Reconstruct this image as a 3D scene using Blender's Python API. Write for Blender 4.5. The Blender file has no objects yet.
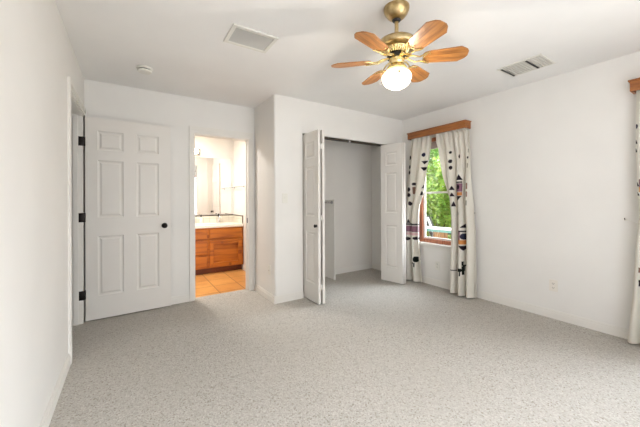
import bpy, bmesh, math, random
from mathutils import Vector, Matrix

random.seed(7)
S = bpy.context.scene
C = S.collection
PI = math.pi

# ------------------------------------------------------------------ camera, world, light, exposure
cam_data = bpy.data.cameras.new('camera')
cam = bpy.data.objects.new('camera', cam_data)
C.objects.link(cam)
cam_data.sensor_width = 36.0
cam_data.lens = 293.892 * 36.0 / 640.0
cam_data.shift_y = (199.585 - 213.5) / 640.0
cam_data.clip_start = 0.02
cam.matrix_world = (Matrix.Translation((0, 0, 1.208)) @ Matrix.Rotation(-0.57584, 4, 'Z')
                    @ Matrix.Rotation(PI / 2, 4, 'X') @ Matrix.Rotation(-0.00397, 4, 'Z'))
S.camera = cam

world = bpy.data.worlds.new('sky')
S.world = world
world.use_nodes = True
wt = world.node_tree
wn = wt.nodes
# hazy bright sky: an even base plus a broad glow added on the window side
wg = wn.new('ShaderNodeTexCoord')
wd = wn.new('ShaderNodeVectorMath'); wd.operation = 'DOT_PRODUCT'
wd.inputs[1].default_value = Vector((0.72, -0.27, 0.64)).normalized()
wt.links.new(wg.outputs['Generated'], wd.inputs[0])
wc = wn.new('ShaderNodeMath'); wc.operation = 'MAXIMUM'; wc.inputs[1].default_value = 0.0
wt.links.new(wd.outputs['Value'], wc.inputs[0])
wp = wn.new('ShaderNodeMath'); wp.operation = 'POWER'; wp.inputs[1].default_value = 7.0
wt.links.new(wc.outputs[0], wp.inputs[0])
wm = wn.new('ShaderNodeMath'); wm.operation = 'MULTIPLY_ADD'
SKY_BASE, SKY_GLOW = 2.6, 22.0
wm.inputs[1].default_value = SKY_GLOW
wm.inputs[2].default_value = SKY_BASE
wt.links.new(wp.outputs[0], wm.inputs[0])
wn['Background'].inputs['Color'].default_value = (0.84, 0.92, 1.0, 1)
wt.links.new(wm.outputs[0], wn['Background'].inputs['Strength'])

def lamp(name, kind, loc, direction, power, color, **kw):
    d = bpy.data.lights.new(name, kind)
    d.energy = power
    d.color = color
    for k, v in kw.items():
        setattr(d, k, v)
    o = bpy.data.objects.new(name, d)
    C.objects.link(o)
    o.location = loc
    o.rotation_euler = Vector(direction).to_track_quat('-Z', 'Y').to_euler()
    return o

lamp('sun', 'SUN', (-6, -4, 12), (0.66, -0.22, -0.72), 1.0, (1.0, 0.95, 0.86), angle=0.02)
# added fill behind the camera, then daylight through the right wall's second window
lamp('rear_fill_light', 'AREA', (1.35, -0.80, 1.1), (-0.25, 1, 0.6), 22, (1.0, 0.99, 0.975), shape='RECTANGLE', size=2.4, size_y=1.8)
lamp('side_window_daylight', 'AREA', (3.83, 0.02, 1.32), (-1, 0.0, -0.05), 6, (0.94, 0.97, 1.0), shape='RECTANGLE', size=0.66, size_y=1.3)

S.view_settings.view_transform = 'Standard'
S.view_settings.look = 'None'
S.view_settings.gamma = 1.0
S.view_settings.use_curve_mapping = False
S.view_settings.exposure = 0.28

# ------------------------------------------------------------------ materials
def lin(c):
    out = []
    for v in c:
        v = v / 255.0
        out.append(v / 12.92 if v <= 0.04045 else ((v + 0.055) / 1.055) ** 2.4)
    return (*out, 1.0)

class Mat:
    """small builder around one node tree"""
    def __init__(self, name, col, rough=0.6, metal=0.0, spec=0.5):
        m = bpy.data.materials.new(name)
        m.use_nodes = True
        self.m = m
        self.nt = m.node_tree
        self.b = self.nt.nodes['Principled BSDF']
        self.b.inputs['Base Color'].default_value = col
        self.b.inputs['Roughness'].default_value = rough
        self.b.inputs['Metallic'].default_value = metal
        self.b.inputs['Specular IOR Level'].default_value = spec
        self.coord = None
    def n(self, t, **kw):
        x = self.nt.nodes.new(t)
        for k, v in kw.items():
            setattr(x, k, v)
        return x
    def link(self, a, b):
        self.nt.links.new(a, b)
    def co(self, scale=(1, 1, 1)):
        if not self.coord:
            self.coord = self.n('ShaderNodeTexCoord')
        mp = self.n('ShaderNodeMapping')
        mp.inputs['Scale'].default_value = scale
        self.link(self.coord.outputs['Object'], mp.inputs['Vector'])
        return mp.outputs['Vector']
    def noise(self, scale, detail=2, stretch=(1, 1, 1), dist=0.0):
        x = self.n('ShaderNodeTexNoise')
        x.inputs['Scale'].default_value = scale
        x.inputs['Detail'].default_value = detail
        x.inputs['Distortion'].default_value = dist
        self.link(self.co(stretch), x.inputs['Vector'])
        return x.outputs['Fac']
    def ramp(self, fac, stops):
        r = self.n('ShaderNodeValToRGB')
        el = r.color_ramp.elements
        while len(el) < len(stops):
            el.new(0.5)
        for e, (p, c) in zip(el, stops):
            e.position = p
            e.color = c
        self.link(fac, r.inputs['Fac'])
        return r.outputs['Color']
    def mix(self, a, b, fac, mode='MIX'):
        x = self.n('ShaderNodeMix', data_type='RGBA', blend_type=mode)
        for src, i in ((a, 6), (b, 7), (fac, 0)):
            if isinstance(src, (int, float, tuple)):
                x.inputs[i].default_value = src
            else:
                self.link(src, x.inputs[i])
        return x.outputs[2]
    def col(self, out):
        self.link(out, self.b.inputs['Base Color'])
        return self
    def bump(self, fac, strength, dist=0.01):
        x = self.n('ShaderNodeBump')
        x.inputs['Strength'].default_value = strength
        x.inputs['Distance'].default_value = dist
        self.link(fac, x.inputs['Height'])
        self.link(x.outputs['Normal'], self.b.inputs['Normal'])
        return self

def paint(name, rgb, rough=0.6, bump=0.12, var=0.03):
    m = Mat(name, lin(rgb), rough, spec=0.3)
    c = lin(rgb)
    c2 = tuple(v * (1 - var) for v in c[:3]) + (1,)
    m.col(m.ramp(m.noise(2.3, 3), [(0.35, c2), (0.65, c)]))
    if bump:
        m.bump(m.noise(140, 2), bump, 0.002)
    return m.m

def wood(name, light, dark, axis='x', scale=3.0, rough=0.4, knots=0.0, grain=9.0):
    m = Mat(name, lin(light), rough)
    st = {'x': (0.12, 1.6, 1.6), 'y': (1.6, 0.12, 1.6), 'z': (1.6, 1.6, 0.12)}[axis]
    g = m.noise(grain * scale, 4, st, 0.6)
    g2 = m.noise(2.2, 2)
    c = m.ramp(g, [(0.30, lin(dark)), (0.52, lin(light)), (0.75, tuple(min(1, v * 1.15) for v in lin(light)[:3]) + (1,))])
    c = m.mix(c, lin(dark), m.ramp(g2, [(0.42, (0, 0, 0, 1)), (0.75, (0.55, 0.55, 0.55, 1))]))
    if knots:
        v = m.n('ShaderNodeTexVoronoi')
        v.inputs['Scale'].default_value = knots
        m.link(m.co((1.0, 1.0, 0.62)), v.inputs['Vector'])
        k = m.ramp(v.outputs['Distance'], [(0.07, (1, 1, 1, 1)), (0.2, (0, 0, 0, 1))])
        c = m.mix(c, lin((74, 32, 8)), k)
    m.col(c)
    m.bump(g, 0.05, 0.002)
    return m.m

M = {}
M['wall'] = paint('white_wall_paint', (231, 228, 223))
M['ceiling'] = paint('ceiling_paint', (238, 236, 233), bump=0.18)
M['closet'] = paint('closet_wall_paint', (228, 223, 216))
M['trim'] = paint('trim_paint', (230, 226, 219), 0.4, 0.0, 0.02)
M['door'] = paint('door_paint', (228, 223, 216), 0.38, 0.0, 0.02)
M['plastic'] = paint('white_plastic', (226, 223, 214), 0.35, 0.0, 0.01)
M['almond'] = paint('almond_plastic', (228, 222, 212), 0.35, 0.0, 0.01)
M['slot'] = Mat('dark_slot', lin((38, 35, 33)), 0.6).m
M['black'] = Mat('oil_rubbed_bronze', lin((34, 28, 25)), 0.38, 0.7).m
M['chrome'] = Mat('chrome', lin((205, 205, 208)), 0.15, 1.0).m
M['track'] = Mat('dark_metal_track', lin((74, 68, 60)), 0.5, 0.6).m
mb = Mat('antique_brass', lin((190, 168, 124)), 0.30, 1.0)
mb.col(mb.ramp(mb.noise(26, 3), [(0.35, lin((172, 148, 102))), (0.65, lin((204, 182, 138)))]))
M['brass'] = mb.m
M['brass_pale'] = Mat('pale_polished_brass', lin((232, 208, 150)), 0.22, 1.0).m
M['blade'] = wood('oak_fan_blade', (164, 110, 56), (104, 62, 26), 'x', 3.2, 0.35)
M['valance'] = wood('oak_valance', (168, 104, 50), (122, 70, 30), 'y', 3.0, 0.45)
M['frame'] = wood('red_oak_window_frame', (186, 120, 88), (140, 78, 52), 'z', 3.0, 0.4)
M['cabinet'] = wood('knotty_pine', (190, 110, 26), (138, 66, 10), 'x', 2.0, 0.45, knots=5.0, grain=6)
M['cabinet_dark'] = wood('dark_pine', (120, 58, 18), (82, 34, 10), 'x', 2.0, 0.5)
M['counter'] = paint('white_counter', (240, 234, 222), 0.25, 0.0, 0.02)
M['mirror'] = Mat('mirror_silver', (0.93, 0.93, 0.93, 1), 0.02, 1.0).m

mc = Mat('speckled_carpet', lin((190, 184, 174)), 0.95, spec=0.1)
vo = mc.n('ShaderNodeTexVoronoi')
vo.inputs['Scale'].default_value = 135
mc.link(mc.co(), vo.inputs['Vector'])
sp_ = mc.n('ShaderNodeSeparateColor')
mc.link(vo.outputs['Color'], sp_.inputs['Color'])
f1 = sp_.outputs['Red']
f2 = mc.noise(42, 4)
f3 = mc.noise(1.3, 2)
cc = mc.ramp(f1, [(0.0, lin((146, 138, 128))), (0.10, lin((172, 166, 158))), (0.28, lin((182, 177, 168))), (0.70, lin((188, 183, 175))), (1.0, lin((202, 197, 190)))])
cc = mc.mix(cc, lin((158, 148, 136)), mc.ramp(f2, [(0.28, (0.25, 0.25, 0.25, 1)), (0.42, (0, 0, 0, 1))]))
cc = mc.mix(cc, lin((182, 176, 166)), mc.ramp(f3, [(0.4, (0, 0, 0, 1)), (0.7, (0.28, 0.28, 0.28, 1))]))
mc.col(cc)
mc.bump(vo.outputs['Distance'], 0.5, 0.006)
M['carpet'] = mc.m

# terracotta floor tile (brick texture: square tiles with grout)
mt = Mat('terracotta_tile', lin((214, 150, 84)), 0.35)
bt = mt.n('ShaderNodeTexBrick', offset=0.0)
bt.inputs['Scale'].default_value = 1.0
bt.inputs['Brick Width'].default_value = 0.33
bt.inputs['Row Height'].default_value = 0.33
bt.inputs['Mortar Size'].default_value = 0.006
bt.inputs['Color1'].default_value = lin((224, 168, 98))
bt.inputs['Color2'].default_value = lin((208, 146, 80))
bt.inputs['Mortar'].default_value = lin((150, 98, 58))
mt.link(mt.co(), bt.inputs['Vector'])
mt.col(mt.mix(bt.outputs['Color'], lin((186, 118, 62)), mt.ramp(mt.noise(5, 4), [(0.45, (0, 0, 0, 1)), (0.75, (0.6, 0.6, 0.6, 1))])))
M['tile'] = mt.m

ms = Mat('glazed_backsplash_tile', lin((226, 220, 206)), 0.2)
bs = ms.n('ShaderNodeTexBrick', offset=0.0)
bs.inputs['Scale'].default_value = 1.0
bs.inputs['Brick Width'].default_value = 0.115
bs.inputs['Row Height'].default_value = 0.125
bs.inputs['Mortar Size'].default_value = 0.003
bs.inputs['Color1'].default_value = lin((232, 226, 212))
bs.inputs['Color2'].default_value = lin((212, 204, 188))
bs.inputs['Mortar'].default_value = lin((186, 178, 164))
sx = ms.n('ShaderNodeSeparateXYZ')
cx = ms.n('ShaderNodeCombineXYZ')
ad = ms.n('ShaderNodeMath', operation='ADD')
ms.link(ms.co(), sx.inputs[0])
ms.link(sx.outputs['X'], ad.inputs[0])
ms.link(sx.outputs['Y'], ad.inputs[1])
ms.link(ad.outputs[0], cx.inputs['X'])
ms.link(sx.outputs['Z'], cx.inputs['Y'])
ms.link(cx.outputs[0], bs.inputs['Vector'])
ms.col(bs.outputs['Color'])
M['splash'] = ms.m
M['splash_edge'] = Mat('dark_tile_edge', lin((74, 58, 46)), 0.3).m

def attr_mat(name, rough, translucent=0.0, weave=0.0):
    m = Mat(name, (1, 1, 1, 1), rough, spec=0.15)
    a = m.n('ShaderNodeAttribute', attribute_name='tint')
    m.col(a.outputs['Color'])
    if weave:
        m.bump(m.noise(260, 2), weave, 0.003)
    if translucent:
        t = m.n('ShaderNodeBsdfTranslucent')
        m.link(a.outputs['Color'], t.inputs['Color'])
        mx = m.n('ShaderNodeMixShader')
        mx.inputs[0].default_value = translucent
        m.link(m.b.outputs[0], mx.inputs[1])
        m.link(t.outputs[0], mx.inputs[2])
        m.link(mx.outputs[0], m.nt.nodes['Material Output'].inputs['Surface'])
    return m.m
M['curtain'] = attr_mat('printed_canvas', 0.9, 0.22, 0.12)
M['leaf'] = attr_mat('shrub_leaf', 0.6, 0.35)

def emit(name, rgb, strength):
    m = Mat(name, lin(rgb), 0.4)
    m.b.inputs['Emission Color'].default_value = lin(rgb)
    m.b.inputs['Emission Strength'].default_value = strength
    return m.m
gm_ = Mat('frosted_lit_glass', lin((255, 244, 214)), 0.4)
gm_.b.inputs['Emission Color'].default_value = lin((255, 240, 190))
gm_.b.inputs['Emission Strength'].default_value = 0.8
gt = gm_.n('ShaderNodeBsdfTransparent')
gx = gm_.n('ShaderNodeMixShader')
gx.inputs[0].default_value = 0.45
gm_.link(gm_.b.outputs[0], gx.inputs[1])
gm_.link(gt.outputs[0], gx.inputs[2])
gm_.link(gx.outputs[0], gm_.nt.nodes['Material Output'].inputs['Surface'])
M['globe'] = gm_.m
M['bath_globe'] = emit('lit_vanity_bulb', (255, 226, 180), 9.0)

mg = Mat('window_glass', (1, 1, 1, 1), 0.0)
tr = mg.n('ShaderNodeBsdfTransparent')
gl = mg.n('ShaderNodeBsdfGlossy')
gl.inputs['Roughness'].default_value = 0.02
mx = mg.n('ShaderNodeMixShader')
mx.inputs[0].default_value = 0.04
mg.link(tr.outputs[0], mx.inputs[1])
mg.link(gl.outputs[0], mx.inputs[2])
mg.link(mx.outputs[0], mg.nt.nodes['Material Output'].inputs['Surface'])
M['glass'] = mg.m
M['soil'] = paint('dry_ground', (150, 132, 96), 0.95, 0.5, 0.25)
M['bark'] = paint('shrub_bark', (92, 72, 52), 0.9, 0.5, 0.3)
M['garden_dark'] = paint('dark_brown_paint', (52, 44, 38), 0.85, 0.0, 0.1)
M['garden_white'] = paint('weathered_white_paint', (236, 236, 230), 0.6, 0.1, 0.05)
M['garden_teal'] = paint('faded_teal_paint', (112, 158, 150), 0.6, 0.1, 0.12)
M['garden_brown'] = wood('weathered_planks', (150, 112, 74), (98, 68, 42), 'z', 2.0, 0.8)
M['shade'] = paint('rolled_shade_fabric', (176, 158, 156), 0.8, 0.0, 0.08)

# ------------------------------------------------------------------ mesh helpers
class MB:
    def __init__(self):
        self.bm = bmesh.new()
    def box(self, x0, x1, y0, y1, z0, z1, bevel=0.0, seg=2, mat=0):
        t = bmesh.new()
        bmesh.ops.create_cube(t, size=1)
        bmesh.ops.transform(t, matrix=Matrix.Translation(((x0 + x1) / 2, (y0 + y1) / 2, (z0 + z1) / 2))
                            @ Matrix.Diagonal((abs(x1 - x0), abs(y1 - y0), abs(z1 - z0), 1)), verts=t.verts)
        if bevel:
            bmesh.ops.bevel(t, geom=list(t.edges), offset=bevel, segments=seg, affect='EDGES', profile=0.5)
        return self._merge(t, mat)
    def _merge(self, t, mat=0, mtx=None):
        if mtx is not None:
            bmesh.ops.transform(t, matrix=mtx, verts=t.verts)
        vm = {v: self.bm.verts.new(v.co) for v in t.verts}
        for f in t.faces:
            try:
                nf = self.bm.faces.new([vm[v] for v in f.verts])
                nf.material_index = mat
            except ValueError:
                pass
        t.free()
        return self
    def lathe(self, prof, center=(0, 0, 0), seg=36, mat=0, axis='z', mtx=None):
        t = bmesh.new()
        rings = []
        for r, z in prof:
            if r < 1e-5:
                rings.append([t.verts.new((0, 0, z))])
            else:
                rings.append([t.verts.new((r * math.cos(2 * PI * k / seg), r * math.sin(2 * PI * k / seg), z)) for k in range(seg)])
        for a, b in zip(rings[:-1], rings[1:]):
            for k in range(seg):
                k2 = (k + 1) % seg
                if len(a) == 1 and len(b) == 1:
                    continue
                if len(a) == 1:
                    t.faces.new((a[0], b[k2], b[k]))
                elif len(b) == 1:
                    t.faces.new((a[k], a[k2], b[0]))
                else:
                    t.faces.new((a[k], a[k2], b[k2], b[k]))
        R = {'z': Matrix.Identity(4), 'y': Matrix.Rotation(-PI / 2, 4, 'X'), 'x': Matrix.Rotation(PI / 2, 4, 'Y')}[axis]
        m = (mtx if mtx is not None else Matrix.Identity(4)) @ Matrix.Translation(center) @ R
        return self._merge(t, mat, m)
    def tube(self, pts, r, seg=10, mat=0, caps=True):
        pts = [Vector(p) for p in pts]
        rs = r if isinstance(r, (list, tuple)) else [r] * len(pts)
        t = bmesh.new()
        rings = []
        prev = None
        for i, p in enumerate(pts):
            d = (pts[min(i + 1, len(pts) - 1)] - pts[max(i - 1, 0)]).normalized()
            u = (prev - d * prev.dot(d)) if prev is not None else d.orthogonal()
            u = u.normalized() if u.length > 1e-6 else d.orthogonal().normalized()
            prev = u
            w = d.cross(u)
            rings.append([t.verts.new(p + rs[i] * (math.cos(2 * PI * k / seg) * u + math.sin(2 * PI * k / seg) * w)) for k in range(seg)])
        for a, b in zip(rings[:-1], rings[1:]):
            for k in range(seg):
                t.faces.new((a[k], a[(k + 1) % seg], b[(k + 1) % seg], b[k]))
        if caps:
            t.faces.new(rings[0][::-1])
            t.faces.new(rings[-1])
        return self._merge(t, mat)
    def prism(self, outline, z0, z1, mat=0, mtx=None):
        t = bmesh.new()
        lo = [t.verts.new((x, y, z0)) for x, y in outline]
        hi = [t.verts.new((x, y, z1)) for x, y in outline]
        n = len(outline)
        t.faces.new(lo[::-1])
        t.faces.new(hi)
        for k in range(n):
            t.faces.new((lo[k], lo[(k + 1) % n], hi[(k + 1) % n], hi[k]))
        return self._merge(t, mat, mtx)
    def quad(self, a, b, c, d, mat=0):
        f = self.bm.faces.new([self.bm.verts.new(p) for p in (a, b, c, d)])
        f.material_index = mat
        return self
    def build(self, name, mats, parent=None, smooth=None, recalc=True):
        if recalc:
            bmesh.ops.recalc_face_normals(self.bm, faces=self.bm.faces)
        me = bpy.data.meshes.new(name)
        self.bm.to_mesh(me)
        self.bm.free()
        for m in (mats if isinstance(mats, (list, tuple)) else [mats]):
            me.materials.append(m)
        if smooth is not None:
            me.polygons.foreach_set('use_smooth', [True] * len(me.polygons))
            me.set_sharp_from_angle(angle=math.radians(smooth))
        o = bpy.data.objects.new(name, me)
        C.objects.link(o)
        if parent is not None:
            o.parent = parent
        return o

def tag(o, label=None, cat=None, group=None, kind=None):
    if label: o['label'] = label
    if cat: o['category'] = cat
    if group: o['group'] = group
    if kind: o['kind'] = kind
    return o

def empty(name, loc=(0, 0, 0), rz=0.0):
    o = bpy.data.objects.new(name, None)
    o.empty_display_size = 0.05
    C.objects.link(o)
    o.location = loc
    o.rotation_euler = (0, 0, rz)
    return o

def struct(name, mb_, m, parent=None, smooth=None):
    o = mb_.build(name, m, parent, smooth)
    if parent is None:
        o['kind'] = 'structure'
    return o

def copy_tree(o, parent=None):
    c = o.copy()
    C.objects.link(c)
    c.parent = parent
    for ch in [k for k in bpy.data.objects if k.parent == o]:
        copy_tree(ch, c)
    return c

# ------------------------------------------------------------------ room dimensions
XL, XR = -0.379, 3.588
YB, YP, YK = 3.797, 3.152, 3.85          # bathroom wall, closet wall, closet back
XP = 1.4175                              # partition face
YBACK = -0.55
H = 2.44
BX0, BX1, BY1 = -0.50, 1.66, 5.57        # bathroom

struct('floor', MB().box(-1.7, 3.75, -0.7, 3.80, -0.1, 0.0).box(1.42, 3.75, 3.80, 3.95, -0.1, 0.0).box(-1.7, 1.42, 3.80, 3.893, -0.1, 0.0), M['carpet'])
struct('floor_bathroom', MB().box(-0.6, 1.78, 3.95, 5.80, -0.1, -0.002).box(-0.6, 1.42, 3.893, 3.95, -0.1, -0.002), M['tile'])
struct('ceiling', MB().box(-1.7, 3.85, -0.75, 5.85, H, H + 0.14), M['ceiling'])

# left wall with the entry doorway
DY0, DY1, DZ = 2.885, 3.70, 2.055
struct('wall_left', MB().box(XL - 0.112, XL, -0.7, DY0, 0, H).box(XL - 0.112, XL, DY1, 3.91, 0, H).box(XL - 0.112, XL, DY0, DY1, DZ, H), M['wall'])
# bathroom side wall with the bathroom doorway
BDX0, BDX1, BDZ = 0.648, 1.345, 2.022
struct('wall_bathroom_side', MB().box(XL, BDX0, YB, 3.91, 0, H).box(BDX1, XP, YB, 3.91, 0, H).box(BDX0, BDX1, YB, 3.91, BDZ, H), M['wall'])
# partition and closet front (one bullnosed L, header, and right return)
CX0, CX1, CZ = 1.792, 3.30, 2.03
rn = 0.028
arc = [(XP + rn - rn * math.cos(a), YP + rn - rn * math.sin(a)) for a in [k * PI / 12 for k in range(7)]]
ol = [(XP, 3.91)] + arc + [(CX0, YP), (CX0, YP + 0.11), (XP + 0.112, YP + 0.11), (XP + 0.112, 3.91)]
struct('wall_closet_side', MB().prism(ol, 0, H).box(CX0, CX1, YP, YP + 0.11, CZ, H).box(CX1, XR, YP, YP + 0.11, 0, H), M['wall'], smooth=30)
struct('wall_closet_back', MB().box(XP + 0.112, XR, YK, 3.95, 0, H), M['closet'])
# right wall with two window openings
W1 = (2.215, 2.842, 0.588, 2.075)
W2 = (-0.31, 0.36, 0.588, 2.075)
mbw = MB()
for y0, y1 in ((-0.7, W2[0]), (W2[1], W1[0]), (W1[1], 3.95)):
    mbw.box(XR, XR + 0.16, y0, y1, 0, H)
for w in (W1, W2):
    mbw.box(XR, XR + 0.16, w[0], w[1], 0, w[2]).box(XR, XR + 0.16, w[0], w[1], w[3], H)
struct('wall_right', mbw, M['wall'])
# wall behind the camera, with an opening added to let in more light
PX0, PX1, PZ0, PZ1 = 0.10, 2.60, 0.20, 2.12
struct('wall_back', MB().box(-0.5, PX0, -0.7, YBACK, 0, H).box(PX1, XR, -0.7, YBACK, 0, H)
       .box(PX0, PX1, -0.7, YBACK, 0, PZ0).box(PX0, PX1, -0.7, YBACK, PZ1, H), M['wall'])
# hallway beyond the entry door
struct('wall_hallway', MB().box(-1.7, -1.6, -0.7, 3.91, 0, H).box(-1.6, -0.491, 3.80, 3.91, 0, H).box(-1.6, -0.491, -0.7, -0.6, 0, H), M['wall'])
# bathroom shell
struct('wall_bathroom_right', MB().box(BX1, BX1 + 0.1, 3.95, 5.8, 0, H), M['wall'])
struct('wall_bathroom_back', MB().box(BX0 - 0.1, BX1, BY1, 5.8, 0, H), M['wall'])
struct('wall_bathroom_left', MB().box(BX0 - 0.1, BX0, 3.91, BY1, 0, H), M['wall'])

# ------------------------------------------------------------------ baseboards
def baseboard(name, segs, mat=None):
    """segs: (x0,y0,x1,y1,nx,ny) wall line and inward normal"""
    b = MB()
    for x0, y0, x1, y1, nx, ny in segs:
        for t, z0, z1 in ((0.014, 0.0, 0.062), (0.009, 0.062, 0.078), (0.005, 0.078, 0.086)):
            xa, xb = sorted((x0, x1)); ya, yb = sorted((y0, y1))
            if nx: xa, xb = sorted((x0, x0 + nx * t))
            if ny: ya, yb = sorted((y0, y0 + ny * t))
            b.box(xa, xb, ya, yb, z0, z1)
    return struct(name, b, mat or M['trim'])
baseboard('baseboard_left', [(XL, YBACK, XL, 2.815, 1, 0)])
baseboard('baseboard_bathroom_side', [(XL, YB, 0.600, YB, 0, -1)])
baseboard('baseboard_closet_side', [(XP, YP - 0.0, XP, YB - 0.015, -1, 0), (XP - 0.012, YP, CX0, YP, 0, -1), (CX1, YP, XR, YP, 0, -1)])
baseboard('baseboard_right', [(XR, YBACK, XR, YP - 0.015, -1, 0)])
baseboard('baseboard_closet', [(XP + 0.112, YK, XR, YK, 0, -1), (XR, YP + 0.11, XR, YK - 0.014, -1, 0)])
baseboard('baseboard_back', [(XL, YBACK, XR, YBACK, 0, 1)])
baseboard('baseboard_bathroom', [(BX1, 4.66, BX1, 5.10, -1, 0)])

# ------------------------------------------------------------------ door casings
def casing_x(b, y, ny, x0, x1, zt, w=0.06, wt=0.06):
    """casing round an opening in a wall whose face is at y"""
    for t, i0, i1 in ((0.012, 0.0, 0.98), (0.018, 0.45, 1.0)):
        ya, yb = sorted((y, y + ny * t))
        a0, a1 = w * i0, w * i1
        t0, t1 = wt * i0, wt * i1
        b.box(x0 - a1, x0 - a0, ya, yb, 0, zt + t1)
        b.box(x1 + a0, x1 + a1, ya, yb, 0, zt + t1)
        b.box(x0 - a0, x1 + a0, ya, yb, zt + t0, zt + t1)
b = MB()
casing_x(b, YB, -1, BDX0 + 0.010, BDX1 - 0.010, BDZ - 0.006, 0.056, 0.080)
b.box(BDX0, BDX0 + 0.016, YB, 3.91, 0, BDZ).box(BDX1 - 0.016, BDX1, YB, 3.91, 0, BDZ).box(BDX0 + 0.016, BDX1 - 0.016, YB, 3.91, BDZ - 0.016, BDZ)
b.box(BDX0 + 0.016, BDX0 + 0.028, 3.85, 3.885, 0, BDZ - 0.016).box(BDX1 - 0.028, BDX1 - 0.016, 3.85, 3.885, 0, BDZ - 0.016)
bt_ = struct('trim_1', b, M['trim'])
sp = MB().box(BDX1 - 0.018, BDX1 - 0.0145, 3.825, 3.848, 0.90, 0.965, 0.001).build('strike_plate', M['black'], bt_)
b = MB()
for t, i0, i1 in ((0.012, 0.0, 0.0685), (0.018, 0.032, 0.07)):
    b.box(XL, XL + t, DY0 + 0.004 - i1, DY0 + 0.004 - i0, 0, DZ + i1 - 0.004)
    b.box(XL, XL + t, DY1 + 0.042, DY1 - 0.004 + i1, 0, DZ + i1 - 0.004)
    b.box(XL, XL + t, DY0 + 0.004 - i0, DY1 + 0.066, DZ - 0.004 + i0, DZ - 0.004 + i1)
b.box(XL - 0.112, XL, DY0, DY0 + 0.016, 0, DZ).box(XL - 0.112, XL, DY1 - 0.016, DY1, 0, DZ).box(XL - 0.112, XL, DY0 + 0.016, DY1 - 0.016, DZ - 0.016, DZ)
b.box(XL - 0.075, XL - 0.04, DY1 - 0.028, DY1 - 0.016, 0, DZ - 0.016).box(XL - 0.075, XL - 0.04, DY0 + 0.016, DY0 + 0.028, 0, DZ - 0.016)
struct('trim_2', b, M['trim'])
# closet track under the header
tr_ = struct('trim_3', MB().box(CX0, CX1, YP + 0.036, YP + 0.076, CZ - 0.026, CZ), M['track'])
MB().box(2.545, 2.575, YP + 0.03, YP + 0.082, CZ - 0.034, CZ - 0.004, 0.003).build('track_bracket', M['chrome'], tr_)

# ------------------------------------------------------------------ panelled doors
def panel_leaf(w, h, t, cols, rows):
    """leaf in local x 0..w, y 0..t (front face at y=0), z 0..h, raised panels on both faces"""
    bm = bmesh.new()
    xs = sorted({0, w, *[c for p in cols for c in p]})
    zs = sorted({0, h, *[r for p in rows for r in p]})
    def ring(x0, x1, z0, z1, y):
        return [bm.verts.new(p) for p in ((x0, y, z0), (x1, y, z0), (x1, y, z1), (x0, y, z1))]
    for y0, s in ((0.0, 1), (t, -1)):
        for i in range(len(xs) - 1):
            for j in range(len(zs) - 1):
                x0, x1, z0, z1 = xs[i], xs[i + 1], zs[j], zs[j + 1]
                if (x0, x1) in cols and (z0, z1) in rows:
                    rings = [ring(x0 + d, x1 - d, z0 + d, z1 - d, y0 + s * dep)
                             for d, dep in ((0, 0), (0.004, 0.007), (0.014, 0.010), (0.020, 0.010), (0.036, 0.002), (0.040, 0.002))]
                    for a, c in zip(rings[:-1], rings[1:]):
                        for k in range(4):
                            bm.faces.new((a[k], a[(k + 1) % 4], c[(k + 1) % 4], c[k]))
                    bm.faces.new(rings[-1])
                else:
                    bm.faces.new(ring(x0, x1, z0, z1, y0))
    for q in (((0, 0, 0), (w, 0, 0), (w, t, 0), (0, t, 0)), ((0, 0, h), (w, 0, h), (w, t, h), (0, t, h)),
              ((0, 0, 0), (0, t, 0), (0, t, h), (0, 0, h)), ((w, 0, 0), (w, t, 0), (w, t, h), (w, 0, h))):
        bm.faces.new([bm.verts.new(p) for p in q])
    bmesh.ops.remove_doubles(bm, verts=bm.verts, dist=0.0002)
    m = MB()
    m.bm.free()
    m.bm = bm
    return m

ROWS = [(0.232, 0.835), (1.022, 1.602), (1.705, 1.900)]
# entry door, open against the bathroom wall
DW, DT = 0.763, 0.035
d = panel_leaf(DW, 2.03, DT, [(0.098, 0.316), (0.432, 0.642)], ROWS).build('door_1', M['door'])
d.location = (-0.365, 3.704, 0.012)
d.rotation_euler = (0, 0, math.radians(1.6))
tag(d, 'white six panel entry door standing open against the wall left of the bathroom doorway', 'door', kind='structure')
kp = [(0.0, -0.056), (0.014, -0.055), (0.024, -0.048), (0.027, -0.040), (0.022, -0.030), (0.011, -0.024), (0.010, -0.010), (0.026, -0.008), (0.030, -0.003), (0.030, 0.0), (0.0, 0.0)]
MB().lathe(kp, (0.698, 0, 0.912), 28, axis='y').build('door_knob', M['black'], d, 40)
MB().lathe([(r, -z) for r, z in kp], (0.698, DT, 0.912), 28, axis='y').build('door_knob', M['black'], d, 40)
MB().box(DW - 0.0005, DW + 0.002, 0.006, 0.029, 0.885, 0.94, 0.0005).build('latch_plate', M['black'], d)
hg = None
for z in (0.275, 1.04, 1.79):
    hb = MB().lathe([(0, -0.047), (0.004, -0.046), (0.0075, -0.042), (0.0075, 0.042), (0.004, 0.046), (0, 0.047)], (-0.004, -0.008, 0), 14)
    hb.box(-0.050, -0.006, -0.0222, -0.0192, -0.045, 0.045, 0.001)
    hb.box(-0.012, -0.002, -0.0192, 0.0, -0.042, 0.042)
    o = hb.build('hinge', M['black'], d, 40)
    o.location = (0, 0, z - 0.012)

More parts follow.
